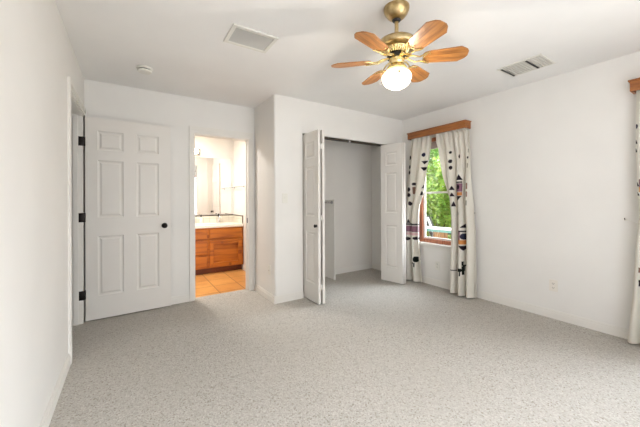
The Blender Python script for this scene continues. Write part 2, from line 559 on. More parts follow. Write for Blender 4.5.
# closet bifold doors: two leaves each, folded open
LW, LT, LH = 0.378, 0.029, 2.0
def leaf_between(parent, pf, pb, side):
    """leaf whose visible face runs from floor point pf (front) to pb (back); thickness goes to `side`"""
    v = Vector((pf[0] - pb[0], pf[1] - pb[1]))
    w = v.length
    m = panel_leaf(w, LH, LT, [(0.085, w - 0.085)], [(0.21, 0.82), (1.0, 1.585), (1.69, 1.885)])
    o = m.build('leaf', M['door'], parent)
    ang = math.atan2(v.y, v.x)
    ox, oy = pb
    if side < 0:      # local y (thickness) points left of the direction; shift to put it on the other side
        n = Vector((-v.y, v.x)).normalized() * LT
        ox -= n.x; oy -= n.y
    o.location = (ox, oy, 0.012)
    o.rotation_euler = (0, 0, ang)
    return o
bl = empty('door_2', (CX0, YP + 0.05, 0))
tag(bl, 'left pair of white panelled closet bifold doors folded open with a dark knob', 'door', kind='structure')
def child_world(o, p):
    o.parent = p
    o.matrix_parent_inverse = Matrix.Translation(p.location).inverted()
lf = leaf_between(None, (1.806, 2.818), (1.812, 3.19), 1)
lf2 = leaf_between(None, (1.862, 2.815), (1.878, 3.19), 1)
br = empty('door_3', (CX1, YP + 0.05, 0))
tag(br, 'right pair of white panelled closet bifold doors folded open beside the window curtain', 'door', kind='structure')
rf = leaf_between(None, (3.226, 2.838), (3.156, 3.19), 1)
rf2 = leaf_between(None, (3.264, 2.838), (3.262, 3.19), 1)
for o in (lf, lf2): child_world(o, bl)
for o in (rf, rf2): child_world(o, br)
ko = MB().lathe([(0, -0.036), (0.012, -0.035), (0.019, -0.029), (0.019, -0.022), (0.009, -0.014), (0.008, -0.004), (0.014, -0.003), (0.014, 0), (0, 0)],
                (0, 0, 0), 24, axis='x').build('door_knob', M['black'], None, 40)
ko.location = (1.8055, 2.853, 0.905)
child_world(ko, bl)
for p, xa, xb in ((bl, 1.838, 1.858), (br, 3.255, 3.262)):
    for z in (0.20, 1.0, 1.82):
        hb = MB().lathe([(0, -0.032), (0.005, -0.03), (0.005, 0.03), (0, 0.032)], (0, 0, 0), 12)
        hb.box(-0.008, 0.008, -0.001, 0.003, -0.028, 0.028)
        o = hb.build('hinge', M['trim'], None, 40)
        o.location = ((xa + xb) / 2, 2.816 if p is bl else 2.836, z)
        child_world(o, p)

# linen door in the bathroom's right wall (seen in the mirror)
ld = panel_leaf(0.60, 2.0, 0.03, [(0.08, 0.27), (0.33, 0.52)], ROWS).build('door_4', M['door'])
ld.rotation_euler = (0, 0, -PI / 2)
ld.location = (BX1 - 0.031, 4.62, 0.012)
tag(ld, 'white panelled linen door in the bathroom, seen reflected in the mirror', 'door', kind='structure')
MB().lathe([(r * 0.9, z) for r, z in kp], (0.54, 0, 0.93), 20, axis='y').build('door_knob', M['black'], ld, 40)

# ------------------------------------------------------------------ windows
def window(name, w, label):
    y0, y1, z0, z1 = w
    root = empty(name, (XR + 0.05, (y0 + y1) / 2, z0))
    tag(root, label, 'window', kind='structure')
    xa, xb = XR + 0.005, XR + 0.10
    fw = 0.052
    b = MB()
    b.box(xa, xb, y0, y0 + fw, z0, z1, 0.004).box(xa, xb, y1 - fw, y1, z0, z1, 0.004)
    b.box(xa, xb, y0 + fw, y1 - fw, z0, z0 + fw, 0.004).box(xa, xb, y0 + fw, y1 - fw, z1 - fw, z1, 0.004)
    fr = b.build('window_frame', M['frame'])
    zm = z0 + 0.70
    b = MB()
    xs0, xs1 = xa + 0.03, xa + 0.06
    sw = 0.024
    ya, yb = y0 + fw, y1 - fw
    b.box(xs0, xs1, ya, ya + sw, z0 + fw, z1 - fw).box(xs0, xs1, yb - sw, yb, z0 + fw, z1 - fw)
    b.box(xs0, xs1, ya + sw, yb - sw, z0 + fw, z0 + fw + sw).box(xs0, xs1, ya + sw, yb - sw, z1 - fw - sw, z1 - fw)
    b.box(xs0, xs1, ya + sw, yb - sw, zm, zm + 0.026)
    sh = b.build('sash', M['trim'])
    g = MB().box(xs0 + 0.012, xs0 + 0.016, ya + sw, yb - sw, z0 + fw + sw, z1 - fw - sw).build('pane', M['glass'])
    for o in (fr, sh, g):
        child_world(o, root)
    return root
w1 = window('window_1', W1, 'wood framed window between printed curtains, looking onto green shrubs')
window('window_2', W2, 'second wood framed window in the right wall near the camera')
struct('trim_4', MB().box(XR - 0.050, XR + 0.01, W1[0] - 0.03, W1[1] + 0.02, W1[2] - 0.030, W1[2] - 0.002, 0.005).box(XR - 0.012, XR, W1[0] - 0.02, W1[1] + 0.01, W1[2] - 0.075, W1[2] - 0.030, 0.003), M['trim'])
struct('trim_5', MB().box(XR - 0.022, XR + 0.01, W2[0] - 0.03, W2[1] + 0.03, W2[2] - 0.034, W2[2] - 0.002, 0.004), M['trim'])
# window invented behind the camera to light the room
pw = empty('window_added', ((PX0 + PX1) / 2, YBACK - 0.07, PZ0))
tag(pw, 'wide unseen window added behind the camera to light the room', 'window', kind='structure')
b = MB()
b.box(PX0, PX0 + 0.05, -0.66, -0.58, PZ0, PZ1).box(PX1 - 0.05, PX1, -0.66, -0.58, PZ0, PZ1)
b.box(PX0 + 0.05, PX1 - 0.05, -0.66, -0.58, PZ0, PZ0 + 0.05).box(PX0 + 0.05, PX1 - 0.05, -0.66, -0.58, PZ1 - 0.05, PZ1)
b.box(1.33, 1.37, -0.66, -0.58, PZ0 + 0.05, PZ1 - 0.05)
o = b.build('window_frame', M['frame']); child_world(o, pw)
o = MB().box(PX0 + 0.05, PX1 - 0.05, -0.622, -0.618, PZ0 + 0.05, PZ1 - 0.05).build('pane', M['glass']); child_world(o, pw)
# rolled shade at the top of window 1
rs = empty('roller_shade', (XR + 0.05, 2.53, 1.90))
tag(rs, 'pinkish grey roller shade rolled up at the top of the garden window', 'window shade')
o = MB().lathe([(0, -0.255), (0.018, -0.255), (0.018, 0.255), (0, 0.255)], (XR + 0.02, 2.5285, 1.995), 16, axis='y').build('roll', M['shade'], None, 40); child_world(o, rs)
o = MB().box(XR + 0.004, XR + 0.006, 2.275, 2.78, 1.925, 1.995).box(XR, XR + 0.010, 2.275, 2.78, 1.915, 1.927, 0.002).build('shade_cloth', M['shade']); child_world(o, rs)

# ------------------------------------------------------------------ valances
def valance(y0, y1, label):
    r = empty('curtain_valance', (XR, (y0 + y1) / 2, 2.10))
    tag(r, label, 'valance', 'oak curtain valances')
    zb, zt, xf = 2.088, 2.168, 3.462
    b = MB().box(xf, xf + 0.02, y0, y1, zb, zt, 0.003)
    parts = [b.build('front_board', M['valance'])]
    for ya, yb in ((y0, y0 + 0.018), (y1 - 0.018, y1)):
        parts.append(MB().box(xf + 0.02, XR, ya, yb, zb, zt, 0.002).build('end_board', M['valance']))
    parts.append(MB().box(xf - 0.010, XR, y0 - 0.010, y1 + 0.010, zt, zt + 0.014, 0.004).build('top_moulding', M['valance']))
    parts.append(MB().tube([(3.525, y0 + 0.018, 2.125), (3.525, y1 - 0.018, 2.125)], 0.008).build('curtain_rod', M['chrome'], None, 40))
    for o in parts: child_world(o, r)
    return r
valance(2.055, 2.945, 'oak valance box above the garden window beside the closet')
valance(-0.40, 0.640, 'oak valance box at the right edge of the photo, cut off by the frame')

# ------------------------------------------------------------------ printed curtains
COL = {'d': lin((44, 36, 44)), 'n': lin((48, 52, 74)), 'p': lin((146, 104, 122)), 'q': lin((222, 186, 186)), 'o': lin((216, 146, 84)),
       'b': lin((138, 104, 88)), 'g': lin((168, 162, 150)), 'k': lin((28, 34, 30))}
BASE = lin((232, 227, 216))
def in_motif(y, z, m):
    my, mz, hw, hh, s, c = m
    a, e = (y - my) / hw, (z - mz) / hh
    if abs(a) > 1 or abs(e) > 1: return False
    if s == 'e': return a * a + e * e <= 1
    if s == 't': return abs(a) <= (1 - e) / 2 + 0.08
    if s == 'v': return abs(a) <= (1 + e) / 2 + 0.08
    return True
def interp(tab, z):
    if z >= tab[0][0]: return tab[0][1]
    for (z0, v0), (z1, v1) in zip(tab[:-1], tab[1:]):
        if z1 <= z <= z0:
            k = (z0 - z) / (z0 - z1)
            return v0 + (v1 - v0) * k
    return tab[-1][1]
def curtain(name, inner, outer, xc, amp, folds, phase, motifs, label, ztop=2.118, zbot=0.022, nu=210, nz=360):
    verts, faces, cols = [], [], []
    for j in range(nz + 1):
        z = ztop + (zbot - ztop) * j / nz
        yi, yo = interp(inner, z), interp(outer, z)
        a, x0 = interp(amp, z), interp(xc, z)
        for i in range(nu + 1):
            s = i / nu
            phz = interp(phase, z) if isinstance(phase, list) else phase
            ph = PI * folds * s + phz
            y = yi + (yo - yi) * s
            top = max(0.0, min(1.0, (z - 1.35) / 0.7))
            w = 1.0 - 2.0 * abs(math.sin(ph)) ** 0.75
            pl = math.sin(2 * PI * (2.3 * folds) * s + phz)
            x = x0 + a * w * (1 - 0.55 * top) + 0.009 * top * pl + 0.003 * math.sin(9 * s + 2.2 * z)
            hem = 0.003 * math.sin(ph)
            verts.append((x, y, z + (hem if j == nz else 0)))
            c = BASE
            for m in motifs:
                if in_motif(y, z, m):
                    c = COL[m[5]]
            cols.append(c)
    n = nu + 1
    for j in range(nz):
        for i in range(nu):
            faces.append((j * n + i, j * n + i + 1, (j + 1) * n + i + 1, (j + 1) * n + i))
    me = bpy.data.meshes.new(name)
    me.from_pydata(verts, [], faces)
    at = me.color_attributes.new('tint', 'FLOAT_COLOR', 'POINT')
    at.data.foreach_set('color', [k for c in cols for k in c])
    me.materials.append(M['curtain'])
    me.polygons.foreach_set('use_smooth', [True] * len(me.polygons))
    o = bpy.data.objects.new(name, me)
    C.objects.link(o)
    sol = o.modifiers.new('cloth_thickness', 'SOLIDIFY')
    sol.thickness = 0.0025
    tag(o, label, 'curtain', 'printed canvas curtains')
    return o

MR = [(2.272,1.812,.018,.0195,'e','d'),(2.268,1.696,.021,.0255,'e','d'),(2.262,1.612,.0175,.0255,'e','d'),(2.239,1.349,.024,.027,'t','d'),(2.232,1.266,.0235,.023,'t','d'),(2.212,1.146,.018,.0315,'t','d'),
(2.142,1.744,.011,.025,'e','d'),(2.143,1.479,.036,.034,'t','d'),(2.147,1.42,.0365,.01,'r','d'),(2.146,1.352,.0375,.053,'r','p'),(2.146,1.358,.0135,.031,'e','d'),(2.146,1.275,.0375,.0215,'r','o'),(2.147,1.219,.036,.0285,'v','d'),(2.152,1.021,.0185,.0375,'e','d'),
(2.032,1.718,.0115,.0145,'e','d'),(2.027,1.802,.0065,.024,'r','g'),(2.032,1.621,.007,.0305,'r','g'),(2.033,1.366,.008,.036,'r','b'),(2.033,1.269,.0075,.0305,'r','b'),(2.034,1.16,.007,.0305,'r','g'),
(2.146,.878,.012,.025,'e','d'),(2.073,.877,.0355,.0245,'t','d'),(2.1,.808,.0655,.0105,'r','d'),(2.137,.742,.03,.056,'r','p'),(2.074,.745,.0335,.039,'e','n'),(2.094,.673,.065,.027,'r','o'),(2.081,.603,.0415,.028,'v','d'),
(2.135,.548,.012,.031,'r','b'),(2.135,.467,.012,.028,'r','b'),(2.135,.38,.012,.031,'r','b'),(2.138,.286,.0145,.05,'r','d'),
(2.108,.330,.030,.022,'e','k'),(2.078,.352,.009,.030,'r','k'),(2.066,.388,.016,.008,'r','k'),(2.082,.412,.006,.026,'r','k'),(2.078,.300,.007,.022,'r','k'),(2.100,.288,.006,.030,'r','k'),(2.128,.300,.006,.022,'r','k'),(2.205,.31,.0315,.0085,'r','d'),(2.134,.352,.007,.018,'r','k')]
ML = [(2.926,1.823,.0205,.0295,'e','d'),(2.926,1.683,.0225,.0295,'e','d'),(2.927,1.602,.022,.0295,'e','d'),(2.864,1.43,.0235,.022,'e','d'),(2.928,1.352,.024,.0325,'e','d'),(2.868,1.335,.0145,.051,'r','b'),(2.928,1.27,.0245,.0295,'e','d'),(2.918,1.145,.0185,.031,'e','d'),
(2.687,1.836,.0305,.028,'e','n'),(2.676,1.725,.0435,.0235,'v','d'),(2.686,1.635,.0435,.024,'v','d'),(2.706,1.387,.022,.025,'t','d'),(2.732,1.296,.017,.0285,'t','d'),(2.741,1.211,.01,.0215,'e','g'),
(2.94,.886,.0185,.0295,'t','d'),(2.875,.839,.091,.012,'r','d'),(2.876,.773,.0905,.044,'r','p'),(2.876,.703,.091,.0175,'r','q'),(2.95,.626,.03,.0255,'e','d'),(2.814,.641,.034,.023,'e','d'),(2.81,.339,.03,.043,'e','k'),(2.849,.282,.0145,.0145,'e','k'),(2.824,.257,.0075,.029,'r','k')]
M2 = [(.609,1.8,.010,.02,'e','n'),(.611,1.674,.010,.017,'t','d'),(.611,1.601,.010,.017,'t','d'),(.602,1.324,.014,.018,'t','d'),(.6,1.245,.014,.015,'t','d'),(.57,1.331,.020,.0345,'r','p'),(.57,1.279,.020,.02,'r','o'),(.575,.629,.0185,.02,'r','b'),(.575,.524,.018,.025,'r','d'),
      (.50,1.62,.03,.03,'e','d'),(.47,1.32,.05,.06,'r','p'),(.47,1.24,.05,.02,'r','o'),(.50,.70,.05,.05,'r','p')]
curtain('curtain', [(2.082, 2.490), (1.969, 2.473), (1.868, 2.439), (1.527, 2.378), (1.261, 2.308), (1.003, 2.260), (0.747, 2.254), (0.428, 2.256), (0.0, 2.252)],
        [(2.1, 2.070), (2.049, 2.020), (1.805, 1.998), (1.196, 1.987), (1.05, 1.981), (0.836, 1.955), (0.48, 1.945), (0.0, 1.932)],
        [(2.1, 3.520), (1.9, 3.505), (1.0, 3.485), (0.3, 3.465), (0.0, 3.455)], [(2.12, 0.024), (1.9, 0.034), (1.0, 0.046), (0.0, 0.066)], 3.0, [(1.7, -1.2), (1.35, -0.4), (1.0, 0.2), (0.0, 0.38)], MR,
        'off-white printed curtain right of the garden window, dark lizard near its hem')
curtain('curtain', [(2.095, 2.563), (1.957, 2.567), (1.82, 2.585), (1.547, 2.644), (1.267, 2.695), (1.125, 2.757), (0.981, 2.775), (0.693, 2.776), (0.339, 2.753), (0.0, 2.712)],
        [(2.1, 2.920), (1.0, 2.985), (0.0, 3.00)],
        [(2.1, 3.520), (1.9, 3.510), (1.0, 3.495), (0.0, 3.485)], [(2.12, 0.020), (1.9, 0.030), (1.0, 0.040), (0.0, 0.050)], 2.0, -0.75, ML,
        'off-white printed curtain on the left side of the garden window, partly behind the closet door')
curtain('curtain', [(2.1, 0.613), (1.6, 0.612), (1.235, 0.598), (1.07, 0.590), (0.87, 0.605), (0.376, 0.627), (0.0, 0.655)],
        [(2.1, 0.20), (1.0, 0.30), (0.0, 0.27)],
        [(2.1, 3.525), (1.0, 3.50), (0.0, 3.485)], [(2.12, 0.018), (1.0, 0.040), (0.0, 0.060)], 4.0, 0.9, M2,
        'off-white printed curtain cut off by the right edge of the photo')

def tieback(y, z, ye, xe, label):
    r = empty('tieback_hook', (XR, y, z))
    tag(r, label, 'hook', 'curtain tieback hooks')
    MB().lathe([(0, -0.004), (0.012, -0.004), (0.012, 0), (0, 0)], (0, 0, 0), 16, axis='x').build('base_plate', M['plastic'], r, 40)
    MB().tube([(-0.003, 0, 0), (-0.022, 0, -0.002), (-0.034, 0, 0.004), (-0.036, 0, 0.014)], 0.0035, 8).build('hook_arm', M['black'], r, 40)
    MB().tube([(-0.030, 0, 0.003), (-0.034, (ye - y) * 0.5, -0.016), (xe - XR, ye - y, -0.03)], 0.0022, 6).build('tie_cord', M['plastic'], r, 40)
tieback(2.006, 1.035, 2.04, 3.52, 'small dark tieback hook on the wall right of the garden window curtain')
tieback(0.690, 1.026, 0.60, 3.50, 'small dark tieback hook on the wall by the curtain at the right edge')

# ------------------------------------------------------------------ ceiling fan
FX, FY = 1.446, 1.315
fan = empty('ceiling_fan', (FX, FY, H))
tag(fan, 'antique brass ceiling fan with six oak blades and a lit glass globe', 'ceiling fan')
def fb(prof, name, m, seg=48, sm=40):
    return MB().lathe([(r, z - H) for r, z in prof], (0, 0, 0), seg).build(name, m, fan, sm)
fb([(0, H), (0.080, H), (0.081, H - 0.010), (0.079, H - 0.022), (0.070, H - 0.042), (0.054, H - 0.062), (0.036, H - 0.076), (0.028, H - 0.079), (0, H - 0.079)], 'canopy', M['brass'])
fb([(0, 2.366), (0.026, 2.366), (0.028, 2.358), (0.020, 2.348), (0, 2.348)], 'canopy_collar', M['slot'])
fb([(0, 2.352), (0.0125, 2.352), (0.0125, 2.215), (0, 2.215)], 'downrod', M['brass'], 24)
fb([(0, 2.262), (0.020, 2.262), (0.022, 2.246), (0.050, 2.242), (0.085, 2.236), (0.112, 2.222), (0.124, 2.205), (0.125, 2.190), (0.118, 2.180), (0.098, 2.176), (0.080, 2.172), (0, 2.172)], 'motor_housing', M['brass'])
mbr = MB().lathe([(0, 2.174 - H), (0.078, 2.174 - H), (0.076, 2.166 - H), (0.058, 2.142 - H), (0.052, 2.140 - H), (0, 2.140 - H)], (0, 0, 0), 48)
vr = mbr.build('vent_ring', M['brass_pale'], fan, 40)
rb = MB()
for k in range(30):
    a = 2 * PI * k / 30
    c, s = math.cos(a), math.sin(a)
    rb.tube([(0.079 * c, 0.079 * s, 2.168 - H), (0.061 * c, 0.061 * s, 2.140 - H)], 0.003, 6)
rb.build('rib_ring', M['brass_pale'], vr, 40)
fb([(0, 2.142), (0.048, 2.142), (0.048, 2.128), (0.060, 2.127), (0.062, 2.122), (0.060, 2.116), (0, 2.116)], 'flywheel', M['slot'])
fb([(0, 2.118), (0.046, 2.118), (0.048, 2.112), (0.048, 2.086), (0.042, 2.076), (0.046, 2.070), (0.058, 2.062), (0.064, 2.048), (0.064, 2.038), (0.058, 2.034), (0, 2.034)], 'switch_housing', M['brass_pale'])
fb([(0.0, 2.036), (0.056, 2.036), (0.060, 2.030), (0.078, 2.022), (0.089, 2.006), (0.091, 1.990), (0.086, 1.966), (0.072, 1.944), (0.048, 1.928), (0.022, 1.921), (0, 1.920)], 'globe', M['globe'])
fb([(0, 2.034), (0.014, 2.034), (0.014, 2.018), (0.030, 1.995), (0.034, 1.976), (0.026, 1.955), (0.012, 1.946), (0, 1.945)], 'bulb', emit('lit_bulb', (255, 240, 205), 2.0))
lamp('fan_bulb_light', 'POINT', (FX, FY, 1.934), (0, 0, -1), 26, (1.0, 0.94, 0.87), shadow_soft_size=0.012)
BR0, BR1 = 0.160, 0.425
outl = [(BR0, -0.034), (BR0 + 0.012, -0.047), (BR0 + 0.035, -0.054), (BR1 - 0.05, -0.067), (BR1 - 0.012, -0.040), (BR1, -0.020), (BR1, 0.020), (BR1 - 0.012, 0.040), (BR1 - 0.05, 0.067), (BR0 + 0.035, 0.054), (BR0 + 0.012, 0.047), (BR0, 0.034)]
for k in range(6):
    a = math.radians(-45 + 60 * k)
    T = Matrix.Rotation(a, 4, 'Z') @ Matrix.Translation((0, 0, 2.104 - H)) @ Matrix.Rotation(math.radians(-13), 4, 'X')
    if k == 0:
        bb = MB().prism(outl, -0.003, 0.003)
        bmesh.ops.bevel(bb.bm, geom=[e for e in bb.bm.edges if abs(e.verts[0].co.z - e.verts[1].co.z) < 1e-6], offset=0.0015, segments=1, affect='EDGES')
        bl_o = bb.build('blade', M['blade'], fan)
        blade_mesh = bl_o.data
        ib = MB()
        ib.prism([(0.050, -0.012), (0.075, -0.018), (0.075, 0.018), (0.050, 0.012)], 0.008, 0.014)
        for s in (1, -1):   # open scrolled loop
            ib.tube([(0.062, s * 0.008, 0.010), (0.090, s * 0.024, 0.004), (0.115, s * 0.026, -0.006), (0.140, s * 0.020, -0.008), (0.160, s * 0.030, -0.007),
                     (0.180, s * 0.046, -0.0055), (0.200, s * 0.054, -0.0055)], [0.006, 0.0055, 0.005, 0.005, 0.005, 0.0045, 0.003], 8)
        ib.tube([(0.205 - 0.042 * math.cos(t), 0.046 * math.sin(t), -0.0058) for t in [(-1.2 + 2.4 * q / 12) for q in range(13)]], 0.004, 8)
        for px, py in ((0.185, 0.0), (0.200, 0.034), (0.200, -0.034)):
            ib.lathe([(0, -0.0085), (0.005, -0.007), (0.0055, -0.003), (0, -0.003)], (px, py, 0), 10)
        ir_o = ib.build('blade_bracket', M['brass_pale'], fan, 40)
        iron_mesh = ir_o.data
    else:
        bl_o = bpy.data.objects.new('blade', blade_mesh); C.objects.link(bl_o); bl_o.parent = fan
        ir_o = bpy.data.objects.new('blade_bracket', iron_mesh); C.objects.link(ir_o); ir_o.parent = fan
    bl_o.matrix_local = T
    ir_o.matrix_local = T
def pull(dx, dy, z0, z1):
    c = MB()
    c.tube([(dx, dy, z0 - H), (dx, dy, z1 - H)], 0.0012, 6)
    for q in range(int((z0 - z1) / 0.006)):
        c.lathe([(0, -0.0018), (0.0018, 0), (0, 0.0018)], (dx, dy, z0 - H - q * 0.006), 6)
    o = c.build('pull_chain', M['brass'], fan, 40)
    MB().lathe([(0, 0.007), (0.003, 0.006), (0.0065, 0.0), (0.0045, -0.006), (0, -0.008)], (dx, dy, z1 - H - 0.006), 14).build('bead', M['black'], o, 40)
vd = Vector((-FX, -FY)).normalized()
pull(vd.x * 0.100 + 0.012, vd.y * 0.100 - 0.008, 2.050, 1.995)
pull(-0.080, 0.058, 2.050, 1.962)

# ------------------------------------------------------------------ ceiling fittings
# return air grille
rg = empty('return_air_grille', (0.785, 2.172, H))
tag(rg, 'grey meshed return air grille in a white frame on the ceiling, left of the fan', 'air vent')
def grille_frame(w, d, fw, t):
    b = MB()
    b.box(-w / 2, w / 2, -d / 2, -d / 2 + fw, -t, 0, 0.002).box(-w / 2, w / 2, d / 2 - fw, d / 2, -t, 0, 0.002)
    b.box(-w / 2, -w / 2 + fw, -d / 2 + fw, d / 2 - fw, -t, 0, 0.002).box(w / 2 - fw, w / 2, -d / 2 + fw, d / 2 - fw, -t, 0, 0.002)
    return b
grille_frame(0.345, 0.265, 0.028, 0.012).build('frame', M['plastic'], rg)
gm = Mat('grey_grille', lin((196, 193, 187)), 0.7).m
g = MB().box(-0.145, 0.145, -0.105, 0.105, -0.003, -0.0005)
for k in range(18):
    y = -0.1 + k * 0.2 / 17
    g.box(-0.145, 0.145, y - 0.0022, y + 0.0022, -0.007, -0.003)
g.build('grille', gm, rg)
# supply register with angled louvres
sr = empty('supply_register', (3.086, 1.245, H))
sr.rotation_euler = (0, 0, math.radians(0))
tag(sr, 'white louvred supply air register on the ceiling, right of the fan', 'air vent')
grille_frame(0.31, 0.36, 0.022, 0.008).build('frame', M['plastic'], sr)
g = MB()
for k in range(13):
    y = -0.145 + k * 0.29 / 12
    t = bmesh.new()
    bmesh.ops.create_cube(t, size=1)
    s = 1
    g._merge(t, 0, Matrix.Translation((0, y, -0.006)) @ Matrix.Rotation(s * 0.25, 4, 'X') @ Matrix.Diagonal((0.262, 0.021, 0.0016, 1)))
g.build('louvre', M['plastic'], sr)
MB().box(-0.131, 0.131, -0.155, 0.155, -0.0015, -0.0002).build('duct_opening', Mat('dim_duct', lin((220, 216, 210)), 0.9).m, sr)
for y in (0.150, -0.056):
    MB().box(-0.131, 0.131, y - 0.008, y + 0.008, -0.0125, -0.011).build('open_slot', M['slot'], sr)
# smoke detector
sd = empty('smoke_detector', (0.125, 3.19, H))
tag(sd, 'round white smoke detector on the ceiling above the entry door', 'smoke detector')
MB().lathe([(0, 0), (0.068, 0), (0.068, -0.010), (0.062, -0.014), (0, -0.014)], (0, 0, 0), 40).build('base', M['plastic'], sd, 40)
MB().lathe([(0, -0.014), (0.050, -0.014), (0.050, -0.024), (0, -0.024)], (0, 0, 0), 40).build('vent_gap', M['slot'], sd, 40)
MB().lathe([(0, -0.022), (0.058, -0.022), (0.060, -0.026), (0.056, -0.036), (0.040, -0.040), (0, -0.041)], (0, 0, 0), 40).build('cover', M['plastic'], sd, 40)

# ------------------------------------------------------------------ wall plates
def duplex(loc, rz, label, m, kind):
    """plate in local xz plane, facing local -y"""
    r = empty('wall_outlet' if kind == 'outlet' else ('light_switch' if kind == 'switch' else 'cable_plate'), loc, rz)
    tag(r, label, {'outlet': 'outlet', 'switch': 'light switch', 'jack': 'wall plate'}[kind])
    MB().box(-0.036, 0.036, -0.006, 0, -0.058, 0.058, 0.003).build('plate', m, r)
    if kind == 'outlet':
        for z in (0.021, -0.021):
            f = MB().lathe([(0, -0.0085), (0.016, -0.0085), (0.0165, -0.006), (0, -0.006)], (0, 0, z), 24, axis='y').build('socket', m, r, 40)
            MB().box(-0.0085, -0.0055, -0.0092, -0.0084, z - 0.003, z + 0.007).box(0.0055, 0.0085, -0.0092, -0.0084, z - 0.003, z + 0.007).box(-0.0025, 0.0025, -0.0092, -0.0084, z - 0.012, z - 0.007).build('slot', M['slot'], f)
    elif kind == 'switch':
        MB().box(-0.0055, 0.0055, -0.0075, -0.006, -0.013, 0.013).build('toggle_slot', m, r)
        MB().box(-0.004, 0.004, -0.017, -0.006, 0.000, 0.010, 0.0015).build('toggle', m, r)
    else:
        MB().lathe([(0, -0.016), (0.004, -0.016), (0.0045, -0.006), (0, -0.006)], (0, 0, 0.0), 16, axis='y').build('socket', M['chrome'], r, 40)
    for z in ((0.0,) if kind == 'outlet' else (0.042, -0.042)):
        MB().lathe([(0, -0.0072), (0.003, -0.007), (0.0032, -0.006), (0, -0.006)], (0, 0, z), 12, axis='y').build('screw', m, r, 40)
    return r
duplex((XR, 1.206, 0.332), PI / 2 * -1, 'off-white power outlet low on the right wall, right of the curtains', M['almond'], 'outlet')
duplex((XR, 2.536, 0.285), PI / 2 * -1, 'white power outlet under the garden window', M['plastic'], 'outlet')
duplex((1.548, YP, 1.225), 0, 'white light switch on the wall left of the closet', M['plastic'], 'switch')
duplex((XP, 3.30, 0.36), -PI / 2, 'white cable plate low on the short wall right of the bathroom doorway', M['plastic'], 'jack')

# ------------------------------------------------------------------ closet fittings
cd = empty('closet_divider', (2.59, 3.70, 0))
tag(cd, 'white closet organizer panel with a shelf and hanging rod, inside the closet', 'closet organizer')
MB().box(-0.010, 0.010, -0.118, 0.148, 0.0, 1.205, 0.002).build('side_panel', M['trim'], cd)
MB().box(-1.055, 0.014, -0.125, 0.148, 1.205, 1.222, 0.003).build('shelf', M['trim'], cd)
MB().tube([(-1.055, -0.06, 1.165), (-0.010, -0.06, 1.165)], 0.014, 14).build('hanging_rod', M['chrome'], cd, 40)
MB().lathe([(0, -0.012), (0.024, -0.012), (0.026, 0), (0, 0)], (-0.010, -0.06, 1.165), 20, axis='x').build('rod_socket', M['chrome'], cd, 40)
MB().box(-1.055, -0.010, 0.130, 0.148, 1.15, 1.205).build('shelf_cleat', M['trim'], cd)

# ------------------------------------------------------------------ bathroom
VX0, VX1, VF, VB = 0.10, 1.655, 5.00, 5.565
van = empty('vanity_cabinet', ((VX0 + VX1) / 2, VF, 0))
tag(van, 'knotty pine bathroom vanity cabinet with drawers and a panelled door', 'cabinet')
vc = (VX0 + VX1) / 2
def V(b, name, m, parent=van, sm=None):
    o = b.build(name, m, None, sm)
    if parent is van:
        child_world(o, van)
    else:
        o.parent = parent
        o.matrix_parent_inverse = Matrix.Translation(van.location).inverted()
    return o
V(MB().box(VX0, VX1, VF, VB, 0.095, 0.752), 'carcass', M['cabinet'])
V(MB().box(VX0, VX1, VF + 0.06, VB, 0.0, 0.095), 'toe_kick', M['cabinet_dark'])
def slab(x0, x1, z0, z1, name):
    return V(MB().box(x0, x1, VF - 0.022, VF, z0, z1, 0.008), name, M['cabinet'])
for z0, z1 in ((0.575, 0.725), (0.325, 0.545), (0.115, 0.298)):
    slab(0.70, 1.055, z0, z1, 'drawer')
slab(1.095, 1.625, 0.575, 0.725, 'drawer')
slab(0.13, 0.66, 0.575, 0.725, 'drawer')
for x0, x1 in ((1.095, 1.625), (0.13, 0.66)):
    b = MB()
    fwid = 0.062
    z0, z1 = 0.115, 0.548
    b.box(x0, x0 + fwid, VF - 0.026, VF, z0, z1, 0.003).box(x1 - fwid, x1, VF - 0.026, VF, z0, z1, 0.003)
    b.box(x0 + fwid, x1 - fwid, VF - 0.026, VF, z0, z0 + fwid, 0.003).box(x0 + fwid, x1 - fwid, VF - 0.026, VF, z1 - fwid, z1, 0.003)
    o = V(b, 'cabinet_door', M['cabinet'])
    V(MB().box(x0 + fwid, x1 - fwid, VF - 0.004, VF - 0.001, z0 + fwid, z1 - fwid).box(x0 + fwid + 0.03, x1 - fwid - 0.03, VF - 0.016, VF - 0.004, z0 + fwid + 0.03, z1 - fwid - 0.03, 0.007), 'door_panel', M['cabinet'], o)
ct = empty('countertop', (vc, VF, 0.752))
tag(ct, 'white bathroom countertop with an integral basin on the pine vanity', 'countertop')
o = MB().box(VX0, VX1 + 0.003, VF - 0.025, VB, 0.7525, 0.795, 0.006).build('slab', M['counter']); child_world(o, ct)
o = MB().lathe([(0.205, 0.0), (0.215, 0.008), (0.205, 0.011), (0.19, 0.004), (0.12, 0.0015), (0, 0.001)], (0, 0, 0), 40, mtx=Matrix.Translation((1.13, 5.27, 0.795)) @ Matrix.Diagonal((1, 0.78, 1, 1))).build('basin', M['counter'], None, 40); child_world(o, ct)
